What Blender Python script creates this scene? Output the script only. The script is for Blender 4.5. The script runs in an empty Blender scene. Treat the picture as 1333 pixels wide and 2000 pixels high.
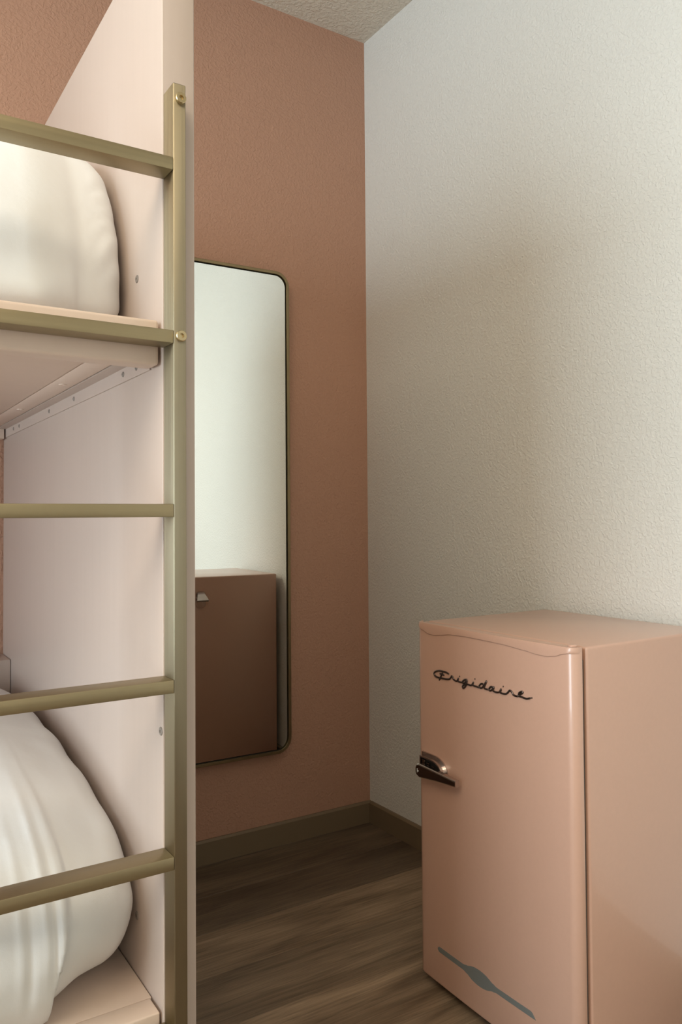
import bpy, bmesh, math, random
from mathutils import Vector, Matrix, noise
random.seed(7)
C = bpy.context.scene.collection
sc = bpy.context.scene

# ---------------------------------------------------------------- camera
W, H = 1333, 2000
CX, CY, YAW, PITCH, ROLL, FPX, UX, UY = -1.63019, -2.32401, 0.566449, 0.0250755, -0.0068371, 1543.67, 648.596, 970.484
cy_, sy_ = math.cos(YAW), math.sin(YAW)
F_ = Vector((sy_, cy_, 0)); R_ = Vector((cy_, -sy_, 0)); U_ = Vector((0, 0, 1))
F2 = F_*math.cos(PITCH) + U_*math.sin(PITCH); U2 = U_*math.cos(PITCH) - F_*math.sin(PITCH)
R3 = R_*math.cos(ROLL) + U2*math.sin(ROLL); U3 = U2*math.cos(ROLL) - R_*math.sin(ROLL)
cd = bpy.data.cameras.new('camera'); cam = bpy.data.objects.new('camera', cd); C.objects.link(cam)
m = Matrix.Identity(4)
for i in range(3):
    m[i][0] = R3[i]; m[i][1] = U3[i]; m[i][2] = -F2[i]
m[0][3], m[1][3], m[2][3] = CX, CY, 1.08
cam.matrix_world = m
cd.sensor_fit = 'VERTICAL'; cd.sensor_height = 36.0; cd.sensor_width = 24.0
cd.lens = FPX/H*36.0
cd.shift_x = (W/2 - UX)/H; cd.shift_y = (UY - H/2)/H
cd.clip_start = 0.05
sc.camera = cam

# ---------------------------------------------------------------- light and exposure
sc.view_settings.view_transform = 'Standard'; sc.view_settings.look = 'None'
sc.view_settings.exposure = 0.0; sc.view_settings.gamma = 1.0
sc.view_settings.use_curve_mapping = False
w = bpy.data.worlds.new('sky'); sc.world = w; w.use_nodes = True
bg = w.node_tree.nodes['Background']; bg.inputs[0].default_value = (0.75, 0.87, 1.0, 1); bg.inputs[1].default_value = 1.0
XL, YF, ZC = -3.9, -4.3, 2.802            # left wall, front wall, ceiling
WY0, WY1, WZ0, WZ1 = -2.50, -0.55, 0.45, 2.45   # window in the left wall
WE = 142.0
LE = 50.0                                  # added warm fill under the ceiling, behind the camera, no fixture
def area(name, loc, rot, sx, sy, e, col):
    l = bpy.data.lights.new(name, 'AREA'); l.shape = 'RECTANGLE'; l.size = sx; l.size_y = sy; l.energy = e; l.color = col
    o = bpy.data.objects.new(name, l); C.objects.link(o); o.location = loc; o.rotation_euler = rot
    return o
area('window_daylight', (XL-0.16, (WY0+WY1)/2, (WZ0+WZ1)/2), (0, -math.pi/2, 0), WZ1-WZ0, WY1-WY0, WE, (0.77, 0.92, 1.0))
area('ceiling_warm_fill', (-2.6, -2.5, ZC-0.03), (0, 0, 0), 1.6, 1.6, LE, (1.0, 0.85, 0.63))  # unseen fill added to lift the shaded areas, acts like warm ceiling bounce

# base colours (linear)
WHITE = (0.78, 0.765, 0.72)
PINK = (0.51, 0.285, 0.195)
CEIL = (0.76, 0.70, 0.60)
PANEL = (0.53, 0.43, 0.375)
DECK = (0.72, 0.575, 0.485)
FRIDGE = (0.63, 0.385, 0.29)
BRASS = (0.36, 0.295, 0.18)
BASE = (0.20, 0.145, 0.088)
CLOTH = (0.78, 0.785, 0.79)
WOOD_D = (0.115, 0.078, 0.05)
WOOD_L = (0.32, 0.235, 0.16)
OPX, OPZ = -0.372, 0.738

# ---------------------------------------------------------------- materials
def mat(name, col, rough=0.5, metal=0.0, **kw):
    m = bpy.data.materials.new(name); m.use_nodes = True
    b = m.node_tree.nodes['Principled BSDF']
    b.inputs['Base Color'].default_value = (*col, 1); b.inputs['Roughness'].default_value = rough; b.inputs['Metallic'].default_value = metal
    for k, v in kw.items(): b.inputs[k.replace('_', ' ')].default_value = v
    return m
def nd(m, t, **kw):
    n = m.node_tree.nodes.new(t)
    for k, v in kw.items(): setattr(n, k, v)
    return n
def plaster(name, col, scale, dist, rough=0.85):
    m = mat(name, col, rough); L = m.node_tree.links; b = m.node_tree.nodes['Principled BSDF']
    tc = nd(m, 'ShaderNodeTexCoord')
    n1 = nd(m, 'ShaderNodeTexNoise'); n1.inputs['Scale'].default_value = scale; n1.inputs['Detail'].default_value = 3; n1.inputs['Roughness'].default_value = 0.45; n1.inputs['Distortion'].default_value = 0.6
    L.new(tc.outputs['Object'], n1.inputs['Vector'])
    r = nd(m, 'ShaderNodeValToRGB'); r.color_ramp.elements[0].position = 0.38; r.color_ramp.elements[1].position = 0.66; r.color_ramp.interpolation = 'EASE'
    L.new(n1.outputs[0], r.inputs[0])
    bp = nd(m, 'ShaderNodeBump'); bp.inputs['Strength'].default_value = 1.0; bp.inputs['Distance'].default_value = dist
    L.new(r.outputs[0], bp.inputs['Height']); L.new(bp.outputs[0], b.inputs['Normal'])
    n2 = nd(m, 'ShaderNodeTexNoise'); n2.inputs['Scale'].default_value = 1.7; n2.inputs['Detail'].default_value = 4
    L.new(tc.outputs['Object'], n2.inputs['Vector'])
    mx = nd(m, 'ShaderNodeMix', data_type='RGBA'); mx.inputs[6].default_value = (*[c*0.965 for c in col], 1); mx.inputs[7].default_value = (*[min(1, c*1.035) for c in col], 1)
    L.new(n2.outputs[0], mx.inputs[0]); L.new(mx.outputs[2], b.inputs['Base Color'])
    return m
def painted(name, col, rough, coat=0.0, bump=0.0003, scale=(40, 40, 40), spec=0.5):
    m = mat(name, col, rough); L = m.node_tree.links; b = m.node_tree.nodes['Principled BSDF']
    b.inputs['Coat Weight'].default_value = coat; b.inputs['Coat Roughness'].default_value = 0.08
    b.inputs['Specular IOR Level'].default_value = spec
    tc = nd(m, 'ShaderNodeTexCoord'); mp = nd(m, 'ShaderNodeMapping'); mp.inputs['Scale'].default_value = scale
    n1 = nd(m, 'ShaderNodeTexNoise'); n1.inputs['Scale'].default_value = 1; n1.inputs['Detail'].default_value = 3
    L.new(tc.outputs['Object'], mp.inputs[0]); L.new(mp.outputs[0], n1.inputs['Vector'])
    bp = nd(m, 'ShaderNodeBump'); bp.inputs['Strength'].default_value = 0.5; bp.inputs['Distance'].default_value = bump
    L.new(n1.outputs[0], bp.inputs['Height']); L.new(bp.outputs[0], b.inputs['Normal'])
    mx = nd(m, 'ShaderNodeMix', data_type='RGBA'); mx.inputs[6].default_value = (*[c*0.97 for c in col], 1); mx.inputs[7].default_value = (*[min(1, c*1.03) for c in col], 1)
    L.new(n1.outputs[0], mx.inputs[0]); L.new(mx.outputs[2], b.inputs['Base Color'])
    return m
def brushed(name, col, rough, scale, aniso=False):
    m = mat(name, col, rough, 1.0); L = m.node_tree.links; b = m.node_tree.nodes['Principled BSDF']
    tc = nd(m, 'ShaderNodeTexCoord'); mp = nd(m, 'ShaderNodeMapping'); mp.inputs['Scale'].default_value = scale
    n1 = nd(m, 'ShaderNodeTexNoise'); n1.inputs['Scale'].default_value = 1; n1.inputs['Detail'].default_value = 4
    L.new(tc.outputs['Object'], mp.inputs[0]); L.new(mp.outputs[0], n1.inputs['Vector'])
    r = nd(m, 'ShaderNodeMapRange'); r.inputs[3].default_value = rough-0.08; r.inputs[4].default_value = rough+0.1
    L.new(n1.outputs[0], r.inputs[0]); L.new(r.outputs[0], b.inputs['Roughness'])
    mx = nd(m, 'ShaderNodeMix', data_type='RGBA'); mx.inputs[6].default_value = (*[c*0.86 for c in col], 1); mx.inputs[7].default_value = (*[min(1, c*1.1) for c in col], 1)
    L.new(n1.outputs[0], mx.inputs[0]); L.new(mx.outputs[2], b.inputs['Base Color'])
    if aniso:
        tg = nd(m, 'ShaderNodeTangent'); tg.direction_type = 'RADIAL'; tg.axis = 'Z'
        b.inputs['Anisotropic'].default_value = 0.85; L.new(tg.outputs[0], b.inputs['Tangent'])
    bp = nd(m, 'ShaderNodeBump'); bp.inputs['Strength'].default_value = 0.25; bp.inputs['Distance'].default_value = 0.0003
    L.new(n1.outputs[0], bp.inputs['Height']); L.new(bp.outputs[0], b.inputs['Normal'])
    return m
M = {}
M['white'] = plaster('white_orange_peel_paint', WHITE, 120, 0.00085)
M['pink'] = plaster('terracotta_pink_orange_peel_paint', PINK, 110, 0.0009)
M['ceil'] = plaster('ceiling_texture_paint', CEIL, 80, 0.0018)
M['panel'] = painted('pale_pink_lacquer', PANEL, 0.38, 0.0, 0.0002, (60, 60, 3))
M['deck'] = painted('pale_pink_deck_paint', DECK, 0.45, 0.0, 0.0002, (30, 30, 30))
M['fridge'] = painted('salmon_enamel', FRIDGE, 0.38, 0.5, 0.00004, (120, 120, 120), 0.8)
M['brass_v'] = brushed('brushed_champagne_brass_upright', (0.325, 0.278, 0.192), 0.45, (260, 260, 3), True)
M['brass_h'] = brushed('brushed_champagne_brass_rung', BRASS, 0.42, (3, 260, 260))
M['bolt'] = mat('polished_brass_bolt', (0.62, 0.50, 0.30), 0.25, 1.0)
M['frame'] = brushed('antique_brass_frame', (0.30, 0.23, 0.13), 0.42, (40, 40, 40))
M['dark'] = mat('black_gap', (0.012, 0.011, 0.010), 0.6)
M['mirror'] = mat('silvered_mirror', (0.90, 0.93, 0.90), 0.0, 1.0)
M['chrome'] = mat('chrome', (0.56, 0.50, 0.48), 0.22, 1.0)
M['chrome_dark'] = mat('smoked_chrome', (0.20, 0.145, 0.12), 0.22, 1.0)
M['script'] = mat('dark_nickel_script', (0.16, 0.13, 0.12), 0.3, 1.0)
M['decal'] = mat('grey_decal', (0.155, 0.165, 0.16), 0.5, 0.0)
M['emblem'] = mat('white_emblem_ink', (0.75, 0.75, 0.75), 0.5)
M['rubber'] = mat('grey_gasket_rubber', (0.10, 0.085, 0.075), 0.7)
M['base'] = painted('bronze_brown_baseboard_paint', BASE, 0.45, 0.0, 0.0003, (4, 4, 120))
M['plug'] = mat('grey_plug', (0.26, 0.22, 0.19), 0.5)
M['jamb'] = mat('white_window_paint', (0.75, 0.75, 0.73), 0.4)
def glass():
    m = bpy.data.materials.new('window_glass'); m.use_nodes = True; nt = m.node_tree; nt.nodes.clear()
    o = nt.nodes.new('ShaderNodeOutputMaterial'); t = nt.nodes.new('ShaderNodeBsdfTransparent'); g = nt.nodes.new('ShaderNodeBsdfGlossy'); g.inputs['Roughness'].default_value = 0.0
    x = nt.nodes.new('ShaderNodeMixShader'); x.inputs[0].default_value = 0.06
    nt.links.new(t.outputs[0], x.inputs[1]); nt.links.new(g.outputs[0], x.inputs[2]); nt.links.new(x.outputs[0], o.inputs[0]); return m
M['glass'] = glass()
def cloth():
    m = mat('white_cotton', CLOTH, 0.9); L = m.node_tree.links; b = m.node_tree.nodes['Principled BSDF']
    b.inputs['Sheen Weight'].default_value = 0.15
    tc = nd(m, 'ShaderNodeTexCoord')
    n1 = nd(m, 'ShaderNodeTexNoise'); n1.inputs['Scale'].default_value = 9; n1.inputs['Detail'].default_value = 4
    n2 = nd(m, 'ShaderNodeTexNoise'); n2.inputs['Scale'].default_value = 900
    L.new(tc.outputs['Object'], n1.inputs['Vector']); L.new(tc.outputs['Object'], n2.inputs['Vector'])
    bp = nd(m, 'ShaderNodeBump'); bp.inputs['Distance'].default_value = 0.006; bp.inputs['Strength'].default_value = 0.5
    L.new(n1.outputs[0], bp.inputs['Height'])
    b2 = nd(m, 'ShaderNodeBump'); b2.inputs['Distance'].default_value = 0.0002; b2.inputs['Strength'].default_value = 0.5
    L.new(n2.outputs[0], b2.inputs['Height']); L.new(bp.outputs[0], b2.inputs['Normal']); L.new(b2.outputs[0], b.inputs['Normal'])
    return m
M['cloth'] = cloth()
def wood():
    m = mat('oak_vinyl_plank', (0.2, 0.14, 0.09), 0.5); L = m.node_tree.links; b = m.node_tree.nodes['Principled BSDF']
    b.inputs['Specular IOR Level'].default_value = 0.35
    tc = nd(m, 'ShaderNodeTexCoord'); oi = nd(m, 'ShaderNodeObjectInfo')
    # every plank takes its own stretch of grain
    sh = nd(m, 'ShaderNodeVectorMath', operation='SCALE'); sh.inputs['Scale'].default_value = 37.0
    cb = nd(m, 'ShaderNodeCombineXYZ'); L.new(oi.outputs['Random'], cb.inputs[0]); L.new(oi.outputs['Random'], cb.inputs[1]); L.new(oi.outputs['Random'], cb.inputs[2])
    L.new(cb.outputs[0], sh.inputs[0])
    ad = nd(m, 'ShaderNodeVectorMath', operation='ADD'); L.new(tc.outputs['Object'], ad.inputs[0]); L.new(sh.outputs[0], ad.inputs[1])
    def nz(sc, det, dist):
        mp = nd(m, 'ShaderNodeMapping'); mp.inputs['Scale'].default_value = sc; L.new(ad.outputs[0], mp.inputs[0])
        n = nd(m, 'ShaderNodeTexNoise'); n.inputs['Scale'].default_value = 1; n.inputs['Detail'].default_value = det; n.inputs['Distortion'].default_value = dist
        L.new(mp.outputs[0], n.inputs['Vector']); return n
    broad = nz((1.3, 10, 1), 3, 1.0); fine = nz((4.5, 95, 1), 5, 1.6); pore = nz((12, 520, 1), 2, 0.3)
    r1 = nd(m, 'ShaderNodeValToRGB'); e = r1.color_ramp.elements
    e[0].position = 0.28; e[0].color = (*WOOD_D, 1); e[1].position = 0.74; e[1].color = (*WOOD_L, 1)
    L.new(broad.outputs[0], r1.inputs[0])
    r2 = nd(m, 'ShaderNodeMapRange'); r2.inputs[1].default_value = 0.3; r2.inputs[2].default_value = 0.7; r2.inputs[3].default_value = 0.72; r2.inputs[4].default_value = 1.2
    L.new(fine.outputs[0], r2.inputs[0])
    r3 = nd(m, 'ShaderNodeMapRange'); r3.inputs[1].default_value = 0.3; r3.inputs[2].default_value = 0.5; r3.inputs[3].default_value = 0.78; r3.inputs[4].default_value = 1.05
    L.new(pore.outputs[0], r3.inputs[0])
    mu = nd(m, 'ShaderNodeMath', operation='MULTIPLY'); L.new(r2.outputs[0], mu.inputs[0]); L.new(r3.outputs[0], mu.inputs[1])
    m1 = nd(m, 'ShaderNodeVectorMath', operation='SCALE'); L.new(r1.outputs[0], m1.inputs[0]); L.new(mu.outputs[0], m1.inputs['Scale'])
    m2 = nd(m, 'ShaderNodeVectorMath', operation='MULTIPLY'); L.new(m1.outputs[0], m2.inputs[0]); L.new(oi.outputs['Color'], m2.inputs[1])
    L.new(m2.outputs[0], b.inputs['Base Color'])
    bp = nd(m, 'ShaderNodeBump'); bp.inputs['Distance'].default_value = 0.0006; bp.inputs['Strength'].default_value = 0.5
    L.new(fine.outputs[0], bp.inputs['Height']); L.new(bp.outputs[0], b.inputs['Normal'])
    return m
M['wood'] = wood()

# ---------------------------------------------------------------- helpers
def mesh_obj(name, bm, m, parent=None, smooth=False):
    me = bpy.data.meshes.new(name)
    bmesh.ops.recalc_face_normals(bm, faces=bm.faces[:])
    bm.to_mesh(me); bm.free(); me.materials.append(m)
    if smooth:
        for p in me.polygons: p.use_smooth = True
    o = bpy.data.objects.new(name, me); C.objects.link(o)
    if parent is not None: o.parent = parent
    return o
def box_bm(lo, hi, bev=0.0, seg=2, bm=None):
    bm2 = bmesh.new()
    vs = [bm2.verts.new((x, y, z)) for x in (lo[0], hi[0]) for y in (lo[1], hi[1]) for z in (lo[2], hi[2])]
    for f in ((0, 1, 3, 2), (4, 6, 7, 5), (0, 4, 5, 1), (2, 3, 7, 6), (0, 2, 6, 4), (1, 5, 7, 3)):
        bm2.faces.new([vs[i] for i in f])
    if bev: bmesh.ops.bevel(bm2, geom=bm2.edges[:], offset=bev, segments=seg, profile=0.5, affect='EDGES')
    if bm is None: return bm2
    me = bpy.data.meshes.new('tmp'); bm2.to_mesh(me); bm2.free(); bm.from_mesh(me); bpy.data.meshes.remove(me)
    return bm
def box(name, lo, hi, m, parent=None, bev=0.0, seg=2, smooth=False):
    return mesh_obj(name, box_bm(lo, hi, bev, seg), m, parent, smooth)
def prism(bm, pts, axis, a, b, flip=False):
    """extrude a polygon given in the two other axes between a and b on `axis`"""
    def P(u, v, t):
        return (t, u, v) if axis == 0 else ((u, t, v) if axis == 1 else (u, v, t))
    A = [bm.verts.new(P(u, v, a)) for u, v in pts]; B = [bm.verts.new(P(u, v, b)) for u, v in pts]
    n = len(pts)
    bm.faces.new(A); bm.faces.new(B[::-1])
    for i in range(n): bm.faces.new((A[i], B[i], B[(i+1) % n], A[(i+1) % n]))
    return bm
def disc_bm(c, axis, prof, n=28):
    """lathe: prof is a list of (radius, offset along the axis)"""
    bm = bmesh.new(); rings = []
    for r, t in prof:
        ring = []
        for i in range(n):
            a = 2*math.pi*i/n; u, v = r*math.cos(a), r*math.sin(a)
            p = (t, u, v) if axis == 0 else ((u, t, v) if axis == 1 else (u, v, t))
            ring.append(bm.verts.new((c[0]+p[0], c[1]+p[1], c[2]+p[2])))
        rings.append(ring)
    for a, b in zip(rings, rings[1:]):
        for i in range(n): bm.faces.new((a[i], a[(i+1) % n], b[(i+1) % n], b[i]))
    bm.faces.new(rings[0]); bm.faces.new(rings[-1])
    return bm
def empty(name, loc, label, cat):
    o = bpy.data.objects.new(name, None); C.objects.link(o); o.location = loc; o.empty_display_size = 0.1
    o['label'] = label; o['category'] = cat
    return o
def under(o, e):
    """keep world coordinates while parented to an empty that sits at its own place"""
    o.parent = e; o.matrix_parent_inverse = Matrix.Translation(e.location).inverted() if e.rotation_euler.z == 0 else e.matrix_basis.inverted()
    return o
def shade(o, ang=35):
    for p in o.data.polygons: p.use_smooth = True
    o.data.set_sharp_from_angle(angle=math.radians(ang)); return o
def structure(o): o['kind'] = 'structure'; return o
def rrect(u0, v0, u1, v1, r, n=8):
    pts = []
    for cx, cy, a0 in ((u1-r, v1-r, 0), (u0+r, v1-r, 90), (u0+r, v0+r, 180), (u1-r, v0+r, 270)):
        for i in range(n+1):
            a = math.radians(a0+90*i/n); pts.append((cx+r*math.cos(a), cy+r*math.sin(a)))
    return pts

# ---------------------------------------------------------------- room
T = 0.12
structure(box('wall_back', (XL-T, 0, 0), (T, T, ZC), M['pink']))
structure(box('wall_right', (0, YF-T, 0), (T, 0, ZC), M['white']))
structure(box('wall_front', (XL-T, YF-T, 0), (0, YF, ZC), M['white']))
structure(box('ceiling', (XL-T, YF-T, ZC), (T, T, ZC+0.1), M['ceil']))
bm = bmesh.new()
for lo, hi in (((XL-T, YF, 0), (XL, WY0, ZC)), ((XL-T, WY1, 0), (XL, 0, ZC)), ((XL-T, WY0, 0), (XL, WY1, WZ0)), ((XL-T, WY0, WZ1), (XL, WY1, ZC))):
    box_bm(lo, hi, bm=bm)
structure(mesh_obj('wall_left', bm, M['white']))
bm = bmesh.new()
for lo, hi in (((XL-T, WY0, WZ0), (XL+0.012, WY0+0.05, WZ1)), ((XL-T, WY1-0.05, WZ0), (XL+0.012, WY1, WZ1)), ((XL-T, WY0+0.05, WZ0), (XL+0.012, WY1-0.05, WZ0+0.05)), ((XL-T, WY0+0.05, WZ1-0.05), (XL+0.012, WY1-0.05, WZ1))):
    box_bm(lo, hi, bm=bm)
win = structure(mesh_obj('window_1', bm, M['jamb']))
box('mullion', (XL-0.08, (WY0+WY1)/2-0.018, WZ0+0.05), (XL-0.04, (WY0+WY1)/2+0.018, WZ1-0.05), M['jamb'], win)
for y0, y1 in ((WY0+0.05, (WY0+WY1)/2-0.018), ((WY0+WY1)/2+0.018, WY1-0.05)):
    box('pane', (XL-0.064, y0, WZ0+0.05), (XL-0.058, y1, WZ1-0.05), M['glass'], win)
box('window_sill', (XL, WY0-0.03, WZ0-0.03), (XL+0.05, WY1+0.03, WZ0), M['jamb'], win, 0.004)

floor = structure(box('floor', (XL-T, YF-T, -0.12), (T, T, -0.005), M['dark']))
PITCHY = 0.1865
tones = {}
row = 0; y1 = -0.0165
rows = [(-0.0165, -0.0005)]
while y1 > YF:
    rows.append((max(YF, y1-PITCHY), y1)); y1 -= PITCHY
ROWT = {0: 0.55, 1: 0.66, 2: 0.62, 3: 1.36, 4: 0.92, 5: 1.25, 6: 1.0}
for k, (a, b) in enumerate(rows):
    x = 0.0 if k < 6 else -random.uniform(0.2, 1.1)
    cuts = [0.0] + ([x] if x < 0 else [])
    L0 = 1.45 if k in (1, 2, 3, 4) else 1.22
    while cuts[-1] > XL: cuts.append(max(XL, cuts[-1]-L0)); L0 = 1.22
    for x1, x0 in zip(cuts, cuts[1:]):
        if x1-x0 < 0.01: continue
        g = 0.0005
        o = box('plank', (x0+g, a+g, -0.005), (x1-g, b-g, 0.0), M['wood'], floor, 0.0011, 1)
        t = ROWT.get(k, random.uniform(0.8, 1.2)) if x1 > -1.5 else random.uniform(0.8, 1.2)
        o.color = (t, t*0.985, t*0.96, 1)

BH, BT = 0.0735, 0.012
def baseboard(name, pts_axis):
    prof = [(0, 0), (BT, 0), (BT, BH-0.006), (BT-0.006, BH), (0, BH)]
    bm = bmesh.new(); kind, a, b = pts_axis
    if kind == 'back': prism(bm, [(-u, v) for u, v in prof], 0, a, b)
    if kind == 'right': prism(bm, [(-u, v) for u, v in prof], 1, a, b)
    if kind == 'left': prism(bm, [(XL+u, v) for u, v in prof], 1, a, b)
    if kind == 'front': prism(bm, [(YF+u, v) for u, v in prof], 0, a, b)
    return structure(mesh_obj(name, bm, M['base']))
baseboard('baseboard_back', ('back', XL, 0.0)); baseboard('baseboard_right', ('right', YF+BT, -BT))
baseboard('baseboard_left', ('left', YF+BT, -BT)); baseboard('baseboard_front', ('front', XL+BT, -BT))

# ---------------------------------------------------------------- bunk bed
PX, PY, PT, PZ = -1.228, -1.24, 0.05, 1.9676      # inner face of the end panel, its front edge, thickness, top
XB = XL+0.004                                      # the decks run to the left wall
bed = empty('bunk_bed', ((PX+XB)/2, PY/2, 0), 'pale pink built-in bunk bed with tall flat end panel beside the mirror', 'bunk bed')
def B(name, lo, hi, m='panel', bev=0.0015, seg=2, parent=None):
    o = box(name, lo, hi, M[m], None, bev, seg)
    if parent is None: under(o, bed)
    else: o.parent = parent
    return shade(o)
ep = B('end_panel', (PX, PY, 0.0), (PX+PT, -0.013, PZ), bev=0.002, seg=3)
GX = 0.0035                                        # dark joint beside the end panel
for tag_, z0, z1 in (('upper', 1.2995, 1.3647), ('lower', 0.300, 0.3838)):
    B('front_rail', (XB, -1.2365, z0), (PX-GX, -1.1965, z1), 'deck', 0.005 if tag_ == 'upper' else 0.0025, 4)
    if tag_ == 'lower':
        B('deck_board', (XB, -1.1955, z1-0.025), (PX-0.0015, -0.128, z1-0.0005), 'deck', 0.0008)
    else:
        B('deck_board', (XB, -1.1955, z1-0.042), (PX-0.0700, -0.0570, z1-0.0005), 'deck', 0.0010)
        B('side_batten', (PX-0.0675, -1.1955, z1-0.042), (PX-0.0268, -0.0570, z1-0.0005), 'deck', 0.0010)
        B('deck_edge_board', (PX-0.025, -1.1955, z1-0.018), (PX-0.0008, -0.0570, z1-0.0005), 'deck', 0.0006)
B('back_rail', (XB, -0.0565, 1.296), (PX-0.006, -0.014, 1.3647), 'deck')
B('back_ledge', (XB, -0.125, 0.36), (PX-0.0012, -0.014, 0.7135), 'panel')
# steel angle that carries the upper deck, with its screws
zc = 1.3247
bm = bmesh.new(); prism(bm, [(PX, zc), (PX-0.0248, zc), (PX-0.0248, zc-0.003), (PX-0.003, zc-0.003), (PX-0.003, zc-0.025), (PX, zc-0.025)], 1, -1.194, -0.058)
ang = mesh_obj('angle_bracket', bm, M['panel']); under(ang, bed)
for y in (-1.135, -1.07, -0.765, -0.56, -0.24, -0.17):
    s = mesh_obj('screw', disc_bm((PX-0.003, y, zc-0.0125), 0, [(0.0045, 0.0), (0.0045, -0.0008), (0.003, -0.0018), (0.0015, -0.0018), (0.0013, -0.0006)], 16), M['plug'])
    s.parent = ang
bt = [o for o in C.objects if o.name == 'side_batten'][0]
for y in (-0.86, -0.48):
    s = mesh_obj('screw', disc_bm((PX-0.047, y, 1.3647-0.042), 2, [(0.0075, 0.0), (0.0075, -0.0008), (0.006, -0.0018), (0.003, -0.0018), (0.0028, -0.0006)], 20), M['deck'])
    under(s, bed)
for y, z in ((-1.130, 1.4526), (-1.128, 0.4719), (-1.2325, 0.7755)):
    s = mesh_obj('screw_cap', disc_bm((PX, y, z), 0, [(0.0062, 0.0), (0.0062, -0.0008), (0.005, -0.0016), (0.0022, -0.0016), (0.002, -0.0003)], 20), M['plug'])
    under(s, bed)

# ---------------------------------------------------------------- ladder
LY, LR, LW = -1.2792, -1.2071, 0.0191
lad = empty('bunk_ladder', (-1.42, (LY+PY)/2, 0), 'brushed champagne brass ladder of flat square-edged bars bolted to the bunk front', 'ladder')
LL = -1.640                                        # left upright
for x0 in (LR-LW, LL):
    o = box('upright', (x0, LY, 0.0), (x0+LW, PY-0.0003, 1.6942), M['brass_v'], None, 0.0018, 3); under(shade(o), lad)
for z in (1.5872, 1.3424, 1.0992, 0.8557, 0.6138, 0.3712, 0.1285):
    o = box('rung', (LL+LW+0.0002, LY+0.0001, z-0.0182), (LR-LW-0.0002, PY-0.001, z), M['brass_h'], None, 0.001, 2); under(shade(o), lad)
for x in (LR-LW/2+0.0008, LL+LW/2):
    for z in (1.6725, 1.3347):
        b = disc_bm((x, LY, z), 1, [(0.0078, 0.0), (0.0078, -0.0042), (0.0070, -0.0052), (0.0034, -0.0052), (0.0032, -0.0015)], 32)
        under(shade(mesh_obj('bolt', b, M['bolt'])), lad)

# ---------------------------------------------------------------- duvets
def catmull(P, n):
    out = []; m = len(P)
    for i in range(m-1):
        p0, p1, p2, p3 = P[max(0, i-1)], P[i], P[i+1], P[min(m-1, i+2)]
        for k in range(n):
            t = k/n
            out.append(tuple(0.5*((2*b)+(-a+c)*t+(2*a-5*b+4*c-d)*t*t+(-a+3*b-3*c+d)*t**3) for a, b, c, d in zip(p0, p1, p2, p3)))
    out.append(P[-1]); return out
def resample(P, n):
    d = [0]
    for a, b in zip(P, P[1:]): d.append(d[-1]+math.dist(a, b))
    out = []; j = 0
    for i in range(n):
        t = d[-1]*i/(n-1)
        while j < len(d)-2 and d[j+1] < t: j += 1
        f = (t-d[j])/max(1e-9, d[j+1]-d[j]); f = min(1, max(0, f))
        out.append(tuple(a+(b-a)*f for a, b in zip(P[j], P[j+1])))
    return out
def ss(a, b, x):
    t = min(1, max(0, (x-a)/(b-a))); return t*t*(3-2*t)
def duvet(name, prof, zdeck, bulge, rise, fold, label, seed):
    # prof: visible outline from the deck's front up and over to the back, at the end near the panel
    N = 150
    P = resample(catmull(prof, 12), N)
    XE = PX-0.009
    ss_ = [0.0, 0.003, 0.007, 0.012, 0.018] + [0.018+0.004*i for i in range(1, 75)] + [0.32+0.03*i for i in range(1, 20)] + [0.95+0.1*i for i in range(0, 10)]
    total = -(XB+0.02) + XE
    ss_ = [s for s in ss_ if s < total-0.06] + [total-0.05, total-0.025, total-0.01, total-0.003, total]
    cyc = sum(p[0] for p in P)/N; czc = sum(p[1] for p in P)/N
    bm = bmesh.new(); rings = []
    for s in ss_:
        e = min(s, total-s); r = 0.045
        q = 1-min(e, r)/r; ins = r*(1-math.sqrt(max(0, 1-q*q)))
        x = XE-s; ring = []
        bl = bulge(s)
        for i, (y, z) in enumerate(P):
            a = P[max(0, i-1)]; b = P[min(N-1, i+1)]
            ty, tz = b[0]-a[0], b[1]-a[1]; l = math.hypot(ty, tz); ny, nz = -tz/l, ty/l    # outward: front (-y) then up
            hz = (z-zdeck)
            fr = max(0.0, -ny)
            up = max(0.0, nz)
            d = -ins*0.9
            yy = y+ny*d; zz = z+nz*d
            yy -= bl*ss(0.0, 0.03, hz+0.03)*(fr**0.6 if fr > 0 else 0)
            zz += rise(s)*up*ss(-0.3, -0.5, y) if False else rise(s)*up
            # wrinkles
            v = Vector((x*7, y*7, z*7))+Vector((seed, 0, 0))
            w1 = noise.noise(v)*0.005*ss(0.005, 0.05, s)
            w2 = noise.noise(Vector((x*20, y*20, z*17+seed)))*0.0016
            k = w1+w2+fold(s, y, z, hz, fr)
            yy += ny*k; zz += nz*k
            if y < -0.95: yy -= 0.050*ss(0.075, 0.15, s)*ss(0.09, 0.0, hz)
            zz = max(zz, zdeck+0.0008)
            yy = min(yy, -0.130)
            ring.append(bm.verts.new((x, yy, zz)))
        rings.append(ring)
    for a, b in zip(rings, rings[1:]):
        for i in range(N-1): bm.faces.new((a[i], a[i+1], b[i+1], b[i]))
        bm.faces.new((a[N-1], a[0], b[0], b[N-1]))
    for ring in (rings[0], rings[-1]):
        c = bm.verts.new((ring[0].co.x, cyc, czc))
        for i in range(N): bm.faces.new((ring[i], ring[(i+1) % N], c))
    o = mesh_obj(name, bm, M['cloth'], None, True)
    sc_ = o.data
    o['label'] = label; o['category'] = 'duvet'
    return o
ZL = 0.384
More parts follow.
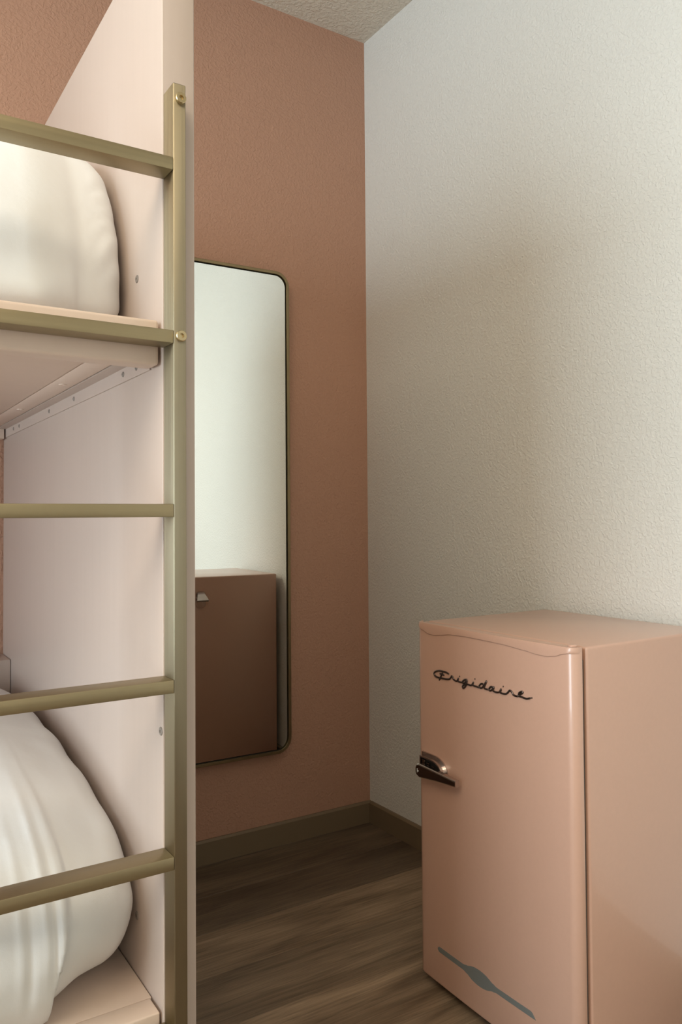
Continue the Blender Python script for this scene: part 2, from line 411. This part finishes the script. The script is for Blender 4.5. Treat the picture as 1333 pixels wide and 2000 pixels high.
def fold_low(s, y, z, hz, fr):
    k = 0.0
    # overlapping front flap that ends in a vertical edge
    edge = 0.118+0.010*ss(0.14, 0.0, hz)+0.006*math.sin(hz*26)
    k += (0.016+0.016*ss(0.16, 0.02, hz))*ss(edge-0.003, edge+0.003, s)*ss(0.30, 0.20, hz)*max(fr, 0.8*ss(0.05, 0.01, hz))
    # gathered folds beside the edge
    g = ss(0.11, 0.135, s)*ss(0.20, 0.15, s)*ss(0.27, 0.20, hz)*ss(0.03, 0.12, hz)*fr
    k += g*0.0028*(math.sin((s-0.118)*210+hz*9)+0.5*math.sin((s-0.118)*350-hz*5))
    k += 0.0022*math.sin(hz*62+3*math.sin(s*30))*ss(0.10, 0.02, s)
    # puckers along the top
    k += 0.006*math.sin(y*34+s*9)*ss(0.05, 0.0, s)*(1-fr)*0.6
    return k
duvet('duvet', [(-1.045, ZL+0.001), (-1.095, 0.402), (-1.150, 0.450), (-1.168, 0.505), (-1.150, 0.548), (-1.105, 0.583), (-1.00, 0.618), (-0.86, 0.642), (-0.68, 0.660), (-0.45, 0.664), (-0.22, 0.655), (-0.145, 0.60), (-0.135, 0.50), (-0.14, ZL+0.001)],
      ZL, lambda s: 0.040*ss(0.0, 0.11, s)+0.01*ss(0.1, 0.3, s), lambda s: 0.035*ss(0.0, 0.16, s), fold_low, 'plump white duvet with a hanging front flap on the lower bunk', 3.1)
ZU = 1.3650
def fold_up(s, y, z, hz, fr):
    k = 0.0
    edge = 0.082
    k += 0.007*ss(edge-0.004, edge+0.003, s)*ss(0.12, 0.02, hz)*fr
    # soft band of gathers at the corner
    k += 0.0020*math.sin(z*170+s*150+2*math.sin(z*40))*ss(0.0, 0.012, s)*ss(0.065, 0.02, s)*ss(0.05, 0.12, hz)*ss(0.30, 0.25, hz)*fr
    k -= 0.003*math.exp(-((s-0.072)/0.014)**2)*fr*ss(0.02, 0.1, hz)
    k += 0.0016*math.sin(z*95+s*60)*ss(0.03, 0.0, s)
    k += 0.006*math.sin(hz*15)*ss(0.10, 0.2, s)*fr
    return k
duvet('duvet', [(-1.05, ZU+0.001), (-1.098, 1.40), (-1.104, 1.46), (-1.092, 1.53), (-1.062, 1.60), (-1.018, 1.66), (-0.95, 1.705), (-0.85, 1.735), (-0.70, 1.75), (-0.45, 1.75), (-0.22, 1.74), (-0.15, 1.68), (-0.14, 1.52), (-0.15, ZU+0.001)],
      ZU, lambda s: 0.035*ss(0.03, 0.16, s), lambda s: 0.012*ss(0.0, 0.2, s), fold_up, 'smooth plump white duvet on the upper bunk behind the top rail', 9.7)

# ---------------------------------------------------------------- mirror
MX0, MX1, MZ0, MZ1 = -0.955, -0.3420, 0.3100, 1.8920
mir = empty('wall_mirror', ((MX0+MX1)/2, -0.012, (MZ0+MZ1)/2), 'tall mirror with a thin brass frame and rounded corners on the pink wall', 'mirror')
FW, FD, R0 = 0.0095, 0.022, 0.05
out = rrect(MX0, MZ0, MX1, MZ1, R0, 12); inn = rrect(MX0+FW, MZ0+FW, MX1-FW, MZ1-FW, R0-FW, 12)
bm = bmesh.new(); yb, yf = -0.002, -FD
loops = []
for pts, y in ((out, yb), (out, yf+0.001), ([(u+(0.001 if u < (MX0+MX1)/2 else -0.001), v+(0.001 if v < 1 else -0.001)) for u, v in out], yf), (inn, yf), (inn, yb)):
    loops.append([bm.verts.new((u, y, v)) for u, v in pts])
n = len(out)
for a, b in zip(loops, loops[1:]+loops[:1]):
    for i in range(n): bm.faces.new((a[i], a[(i+1) % n], b[(i+1) % n], b[i]))
under(mesh_obj('frame', bm, M['frame']), mir)
bm = bmesh.new(); inn2 = rrect(MX0+FW+0.0002, MZ0+FW+0.0002, MX1-FW-0.0002, MZ1-FW-0.0002, R0-FW, 12); prism(bm, inn2, 1, -0.003, -0.0110)
under(mesh_obj('backing', bm, M['dark']), mir)
bm = bmesh.new(); inn3 = rrect(MX0+FW+0.0035, MZ0+FW+0.0035, MX1-FW-0.0035, MZ1-FW-0.0035, R0-FW-0.0035, 12); prism(bm, inn3, 1, -0.0112, -0.0150)
gl = mesh_obj('mirror_glass', bm, M['mirror']); under(gl, mir)
# it hangs a little off the wall on its right side
TW = math.radians(2.0)
mir.matrix_world = Matrix.Translation((MX0, -0.001, 0)) @ Matrix.Rotation(-TW, 4, 'Z') @ Matrix.Translation((-MX0, 0, 0)) @ Matrix.Translation(mir.location)

# ---------------------------------------------------------------- fridge
FX, FL, FR, FT, FB = -0.460, -0.8502, -1.3199, 0.831, 0.024
fr = empty('mini_fridge', (-0.24, (FL+FR)/2, 0), 'salmon pink retro mini fridge with chrome latch handle standing against the white wall', 'fridge')
CXF = -0.4255                                        # front of the cabinet
XBK = -0.022
cab = box('cabinet', (CXF, FR, 0.030), (XBK, FL, FT), M['fridge'], None, 0.0055, 4); under(shade(cab), fr)
pl = box('plinth', (CXF+0.004, FR+0.012, 0.0), (XBK-0.03, FL-0.012, 0.0295), M['dark'], None, 0.002); under(pl, fr)
gk = box('gasket', (CXF-0.0124, FR+0.007, FB+0.014), (CXF-0.0002, FL-0.007, FT-0.024), M['rubber'], None, 0.002); under(gk, fr)
# door: rounded plan section, gently bowed front
def door_section(grow=0.0, n=10):
    xb, r = CXF-0.0125, 0.020
    ya, yb2 = FR-grow*0.3, FL+grow*0.3
    pts = [(xb, ya), ]
    xf = FX-grow
    for i in range(n+1):
        a = math.radians(90*i/n); pts.append((xf+r-r*math.sin(a), ya+r-r*math.cos(a)))
    K = 24; y0, y1 = ya+r, yb2-r
    for i in range(1, K):
        t = i/K; y = y0+(y1-y0)*t; pts.append((xf-0.004*math.sin(math.pi*t), y))
    for i in range(n+1):
        a = math.radians(90*(1-i/n)); pts.append((xf+r-r*math.sin(a), yb2-r+r*math.cos(a)))
    pts.append((xb, yb2)); return pts
sec = door_section()
bm = bmesh.new()
def stack(bm, levels):
    loops = []
    for z, inset in levels:
        cx0 = (FX+CXF)/2; cy0 = (FL+FR)/2
        loops.append([bm.verts.new((x+(inset if x < CXF-0.012 else 0), y-math.copysign(min(inset, abs(y-cy0)), y-cy0), z)) for x, y in sec])
    n = len(sec)
    for a, b in zip(loops, loops[1:]):
        for i in range(n): bm.faces.new((a[i], a[(i+1) % n], b[(i+1) % n], b[i]))
    bm.faces.new(loops[0]); bm.faces.new(loops[-1])
DT = FT-0.0005
stack(bm, [(FB, 0.004), (FB+0.0012, 0.0015), (FB+0.004, 0.0), (DT-0.008, 0.0), (DT-0.003, 0.0012), (DT-0.0008, 0.0035), (DT, 0.006)])
door = mesh_obj('door', bm, M['fridge']); under(shade(door, 40), fr)
# top trim moulding with the wavy lower edge, wrapped round the door
def bowx(y, off):
    """front surface of the door at y"""
    r = 0.020
    if y < FR+r: a = (FR+r-y)/r; return FX+r-r*math.sqrt(max(0, 1-a*a))-off, y
    if y > FL-r: a = (y-(FL-r))/r; return FX+r-r*math.sqrt(max(0, 1-a*a))-off, y
    t = (y-(FR+r))/((FL-r)-(FR+r)); return FX-0.004*math.sin(math.pi*t)-off, y
KEY = [(-1.3199, 0.8205), (-1.3060, 0.8200), (-1.2930, 0.8175), (-1.2750, 0.8110), (-1.2550, 0.8078), (-1.2290, 0.8083), (-1.2000, 0.8118), (-1.1400, 0.8158), (-1.085, 0.8172), (-1.03, 0.8174), (-0.9750, 0.8158), (-0.945, 0.8110), (-0.9190, 0.8070), (-0.9000, 0.8080), (-0.8750, 0.8150), (-0.8600, 0.8200), (-0.8502, 0.8215)]
def keyz(y):
    for (a, za), (b, zb) in zip(KEY, KEY[1:]):
        if a <= y <= b:
            t = (y-a)/(b-a); t = t*t*(3-2*t)*0.5+t*0.5; return za+(zb-za)*t
    return KEY[-1][1] if y > KEY[-1][0] else KEY[0][1]
bm = bmesh.new(); ys = [FR+0.0005+(FL-FR-0.001)*i/140 for i in range(141)]
cols = []
for y in ys:
    zl = keyz(y); col = []
    for off, z in ((-0.003, zl), (0.0012, zl), (0.0022, zl+0.0010), (0.0022, DT-0.004), (0.0002, DT+0.0012), (-0.004, DT+0.0020), (-0.008, DT+0.0008), (-0.008, zl)):
        xx, yy = bowx(y, off); col.append(bm.verts.new((min(xx, CXF-0.012), yy, z)))
    cols.append(col)
for a, b in zip(cols, cols[1:]):
    for i in range(8): bm.faces.new((a[i], a[(i+1) % 8], b[(i+1) % 8], b[i]))
bm.faces.new(cols[0]); bm.faces.new(cols[-1])
tr = mesh_obj('top_trim', bm, M['fridge']); under(shade(tr, 40), fr)
# hinge cap at the door's top corner
hc = mesh_obj('hinge_cap', disc_bm((FX+0.0165, FR+0.018, DT), 2, [(0.0085, 0.0), (0.0085, 0.0035), (0.007, 0.0050), (0.004, 0.0056)], 24), M['fridge']); under(shade(hc), fr)
# script badge
def tube(bm, P, r, n=6, flat=0.7):
    P = [Vector(p) for p in P]; rings = []
    for i, p in enumerate(P):
        t = (P[min(len(P)-1, i+1)]-P[max(0, i-1)]).normalized()
        u = Vector((1, 0, 0)); v = t.cross(u).normalized()
        rr = r*(0.75 if i in (0, len(P)-1) else 1)
        rings.append([bm.verts.new(p+u*(math.cos(2*math.pi*k/n)*rr*flat)+v*(math.sin(2*math.pi*k/n)*rr)) for k in range(n)])
    for a, b in zip(rings, rings[1:]):
        for k in range(n): bm.faces.new((a[k], a[(k+1) % n], b[(k+1) % n], b[k]))
    bm.faces.new(rings[0]); bm.faces.new(rings[-1])
STROKES = [[(-0.9713,0.7285),(-0.9613,0.7307),(-0.9498,0.7311),(-0.9367,0.7303),(-0.9242,0.7266),(-0.9182,0.7214),(-0.9217,0.7166),(-0.9306,0.7147),(-0.9452,0.715),(-0.9697,0.7169),(-0.9774,0.7217),(-0.9803,0.7254),(-0.9842,0.7243),(-0.9853,0.7215),(-0.988,0.7187),(-0.9977,0.7175),(-1.0036,0.7252)],[(-0.9504,0.7304),(-0.9459,0.7231),(-0.9411,0.7157),(-0.9364,0.7086)],[(-0.9389,0.7244),(-0.9454,0.7239),(-0.9546,0.7232)],[(-1.0036,0.7255),(-1.0014,0.7198),(-1.0046,0.7174),(-1.0115,0.7175),(-1.0188,0.718)],[(-1.0313,0.7264),(-1.0238,0.7251),(-1.0172,0.7199),(-1.0188,0.7166),(-1.0242,0.7182),(-1.0313,0.726),(-1.0296,0.7166),(-1.0235,0.7083),(-1.0181,0.7062),(-1.0165,0.7092),(-1.0223,0.7139),(-1.0344,0.7167),(-1.045,0.7166),(-1.052,0.7248)],[(-1.052,0.7252),(-1.0498,0.7194),(-1.0529,0.7171),(-1.062,0.7169),(-1.0698,0.7161)],[(-1.084,0.7253),(-1.0758,0.7253),(-1.0701,0.7197),(-1.0731,0.716),(-1.0801,0.719),(-1.0922,0.7338),(-1.0849,0.7202),(-1.0869,0.717),(-1.0977,0.7168)],[(-1.1115,0.7242),(-1.1046,0.724),(-1.0995,0.7186),(-1.1019,0.7155),(-1.1077,0.7183),(-1.1135,0.7249),(-1.1109,0.7178),(-1.1151,0.7158),(-1.1236,0.716),(-1.131,0.7187),(-1.1345,0.7248)],[(-1.1345,0.7252),(-1.131,0.719),(-1.1338,0.7164),(-1.143,0.7164),(-1.1501,0.7184),(-1.1561,0.7243),(-1.1588,0.7261),(-1.1632,0.7245),(-1.1657,0.7219),(-1.1675,0.7192),(-1.1736,0.718),(-1.1816,0.7185)],[(-1.181,0.7217),(-1.1874,0.7239),(-1.1934,0.7283),(-1.1898,0.7294),(-1.1838,0.7256),(-1.1824,0.7209),(-1.1855,0.7189),(-1.1924,0.7188),(-1.2009,0.7176),(-1.2076,0.7188),(-1.2133,0.7214)],[(-1.0065,0.7291),(-1.0081,0.7298)],[(-1.0555,0.7319),(-1.0571,0.7325)],[(-1.1394,0.7309),(-1.1408,0.7308)],[(-1.2157,0.7218),(-1.2175,0.7222)],[(-1.0917,0.7341),(-1.0902,0.7317)]]
bm = bmesh.new()
for s in STROKES:
    P = catmull(s, 5) if len(s) > 2 else list(s)
    tube(bm, [(bowx(y, 0.0016)[0], y, z) for y, z in P], 0.0021)
sb = mesh_obj('script_badge', bm, M['script'], None, True); under(sb, fr); sb['label'] = 'dark metal script lettering across the top of the door'
# grey band low on the door: straight strip with a lens in the middle
ZD = 0.1035
up_, lo_ = [], []
K = 70; ya, yb = -0.9205, -1.2150
for i in range(K+1):
    t = i/K; y = ya+(yb-ya)*t
    hw = 0.0058
    d = (y+1.058)/0.040
    if abs(d) < 1: hw = max(hw, 0.0158*math.sqrt(1-d*d)+0.001)
    hw += 0.0025*math.exp(-((abs(d)-1.02)/0.14)**2)
    if t < 0.02: hw *= math.sqrt(max(0.05, 1-((0.02-t)/0.02)**2))
    top = hw; bot = hw
    if t > 0.965: top = hw*(1-2*(t-0.965)/0.035)+0.0002
    up_.append((y, ZD+top)); lo_.append((y, ZD-bot))
bm = bmesh.new(); cols = []
for (y, zu), (_, zl) in zip(up_, lo_):
    xf = bowx(y, 0.0006)[0]; xb = bowx(y, -0.001)[0]
    cols.append([bm.verts.new((xf, y, zu)), bm.verts.new((xf, y, zl)), bm.verts.new((xb, y, zl)), bm.verts.new((xb, y, zu))])
for a, b in zip(cols, cols[1:]):
    for k in range(4): bm.faces.new((a[k], a[(k+1) % 4], b[(k+1) % 4], b[k]))
bm.faces.new(cols[0]); bm.faces.new(cols[-1])
dc = mesh_obj('badge_strip', bm, M['decal']); under(dc, fr); dc['label'] = 'flat grey band with a lens shape in the middle'

# latch handle
y0, y1, z0, z1 = -0.8800, -0.9560, 0.5000, 0.5290
def esc(g):
    P = [(y0+g, z0-g), (y0+g, z1+g)]
    P += [(-0.918-(0.040+g)*math.sin(math.radians(90*i/14)), (z1-0.028)+(0.028+g)*math.cos(math.radians(90*i/14))) for i in range(15)]
    P += [(-0.958-g, z0-g)]
    return P
def ringplate(bm, o_, i_, xa, xb):
    n = len(o_); L = [[bm.verts.new((x, y, z)) for y, z in pts] for pts, x in ((o_, xa), (o_, xb), (i_, xb), (i_, xa))]
    for a, b in zip(L, L[1:]+L[:1]):
        for k in range(n): bm.faces.new((a[k], a[(k+1) % n], b[(k+1) % n], b[k]))
XF = bowx(-0.91, 0)[0]
bm = bmesh.new(); prism(bm, esc(0.006), 0, XF+0.001, XF-0.004)
e1 = mesh_obj('escutcheon', bm, M['chrome']); under(e1, fr)
bm = bmesh.new(); ringplate(bm, esc(0.0), esc(-0.003), XF-0.0039, XF-0.016)
e2 = mesh_obj('housing', bm, M['chrome']); under(e2, fr)
bm = bmesh.new(); prism(bm, esc(-0.0032), 0, XF-0.0041, XF-0.009)
e3 = mesh_obj('latch_well', bm, M['dark']); under(e3, fr)
bm = bmesh.new()
for k in range(3): box_bm((XF-0.014, -0.895-0.017*k, 0.500), (XF-0.0091, -0.885-0.017*k, 0.522-0.004*k), 0.002, bm=bm)
e4 = mesh_obj('latch_tooth', bm, M['chrome_dark']); under(e4, fr)
# lever: wide rounded end on the left, tapering to the right
XA, XBv = XF-0.0165, XF-0.028
def lever(xa, xb, g=0.0):
    bm = bmesh.new()
    sect = [(-0.8825, 0.4925, 0.5075), (-0.8850, 0.4865, 0.5125), (-0.8915, 0.4835, 0.5145), (-0.9100, 0.4857, 0.5142), (-0.95, 0.4900, 0.5125), (-0.99, 0.4930, 0.5105), (-1.0170, 0.4950, 0.5092)]
    L = []
    for y, a, b in sect:
        a -= g*-1; b -= g; c = 0.0015
        L.append([bm.verts.new(p) for p in ((xa, y, a), (xa, y, b), (xb+c, y, b), (xb, y, b-c), (xb, y, a+c), (xb+c, y, a))])
    for p, q in zip(L, L[1:]):
        for k in range(6): bm.faces.new((p[k], p[(k+1) % 6], q[(k+1) % 6], q[k]))
    bm.faces.new(L[0]); bm.faces.new(L[-1]); return bm
h1 = mesh_obj('handle', lever(XA, XBv), M['chrome']); under(h1, fr)
h2 = mesh_obj('face_plate', lever(XBv-0.0001, XBv-0.0016, 0.0016), M['chrome_dark']); h2.parent = h1
h3 = box('handle_post', (XF-0.0168, -0.912, 0.4960), (XF-0.0010, -0.886, 0.5060), M['chrome_dark'], None, 0.002); h3.parent = h1
bm = bmesh.new()
box_bm((XBv-0.0020, -0.8935, 0.4975), (XBv-0.0014, -0.8875, 0.4995), bm=bm); box_bm((XBv-0.0020, -0.8895, 0.4945), (XBv-0.0014, -0.8878, 0.5035), bm=bm)
h4 = mesh_obj('emblem', bm, M['emblem']); h4.parent = h1; h4['label'] = 'small white mark on the handle end'
# bottle opener on the hidden side, seen in the mirror
OX, OZ = OPX, OPZ
bm = bmesh.new(); prism(bm, rrect(OX-0.020, OZ-0.036, OX+0.022, OZ+0.034, 0.014, 6), 1, FL-0.001, FL+0.003)
op = mesh_obj('bottle_opener', bm, M['chrome']); under(op, fr)
bm = bmesh.new()
L = []
for y, zt, w_ in ((FL+0.003, OZ+0.028, 0.014), (FL+0.012, OZ+0.022, 0.016), (FL+0.034, OZ-0.002, 0.026), (FL+0.031, OZ-0.008, 0.025), (FL+0.012, OZ-0.002, 0.016), (FL+0.003, OZ+0.004, 0.014)):
    L.append([bm.verts.new((OX-w_, y, zt)), bm.verts.new((OX+w_, y, zt))])
for a, b in zip(L, L[1:]+L[:1]): bm.faces.new((a[0], a[1], b[1], b[0]))
bm.faces.new([l[0] for l in L]); bm.faces.new([l[1] for l in L])
oh = mesh_obj('opener_hood', bm, M['chrome']); oh.parent = op
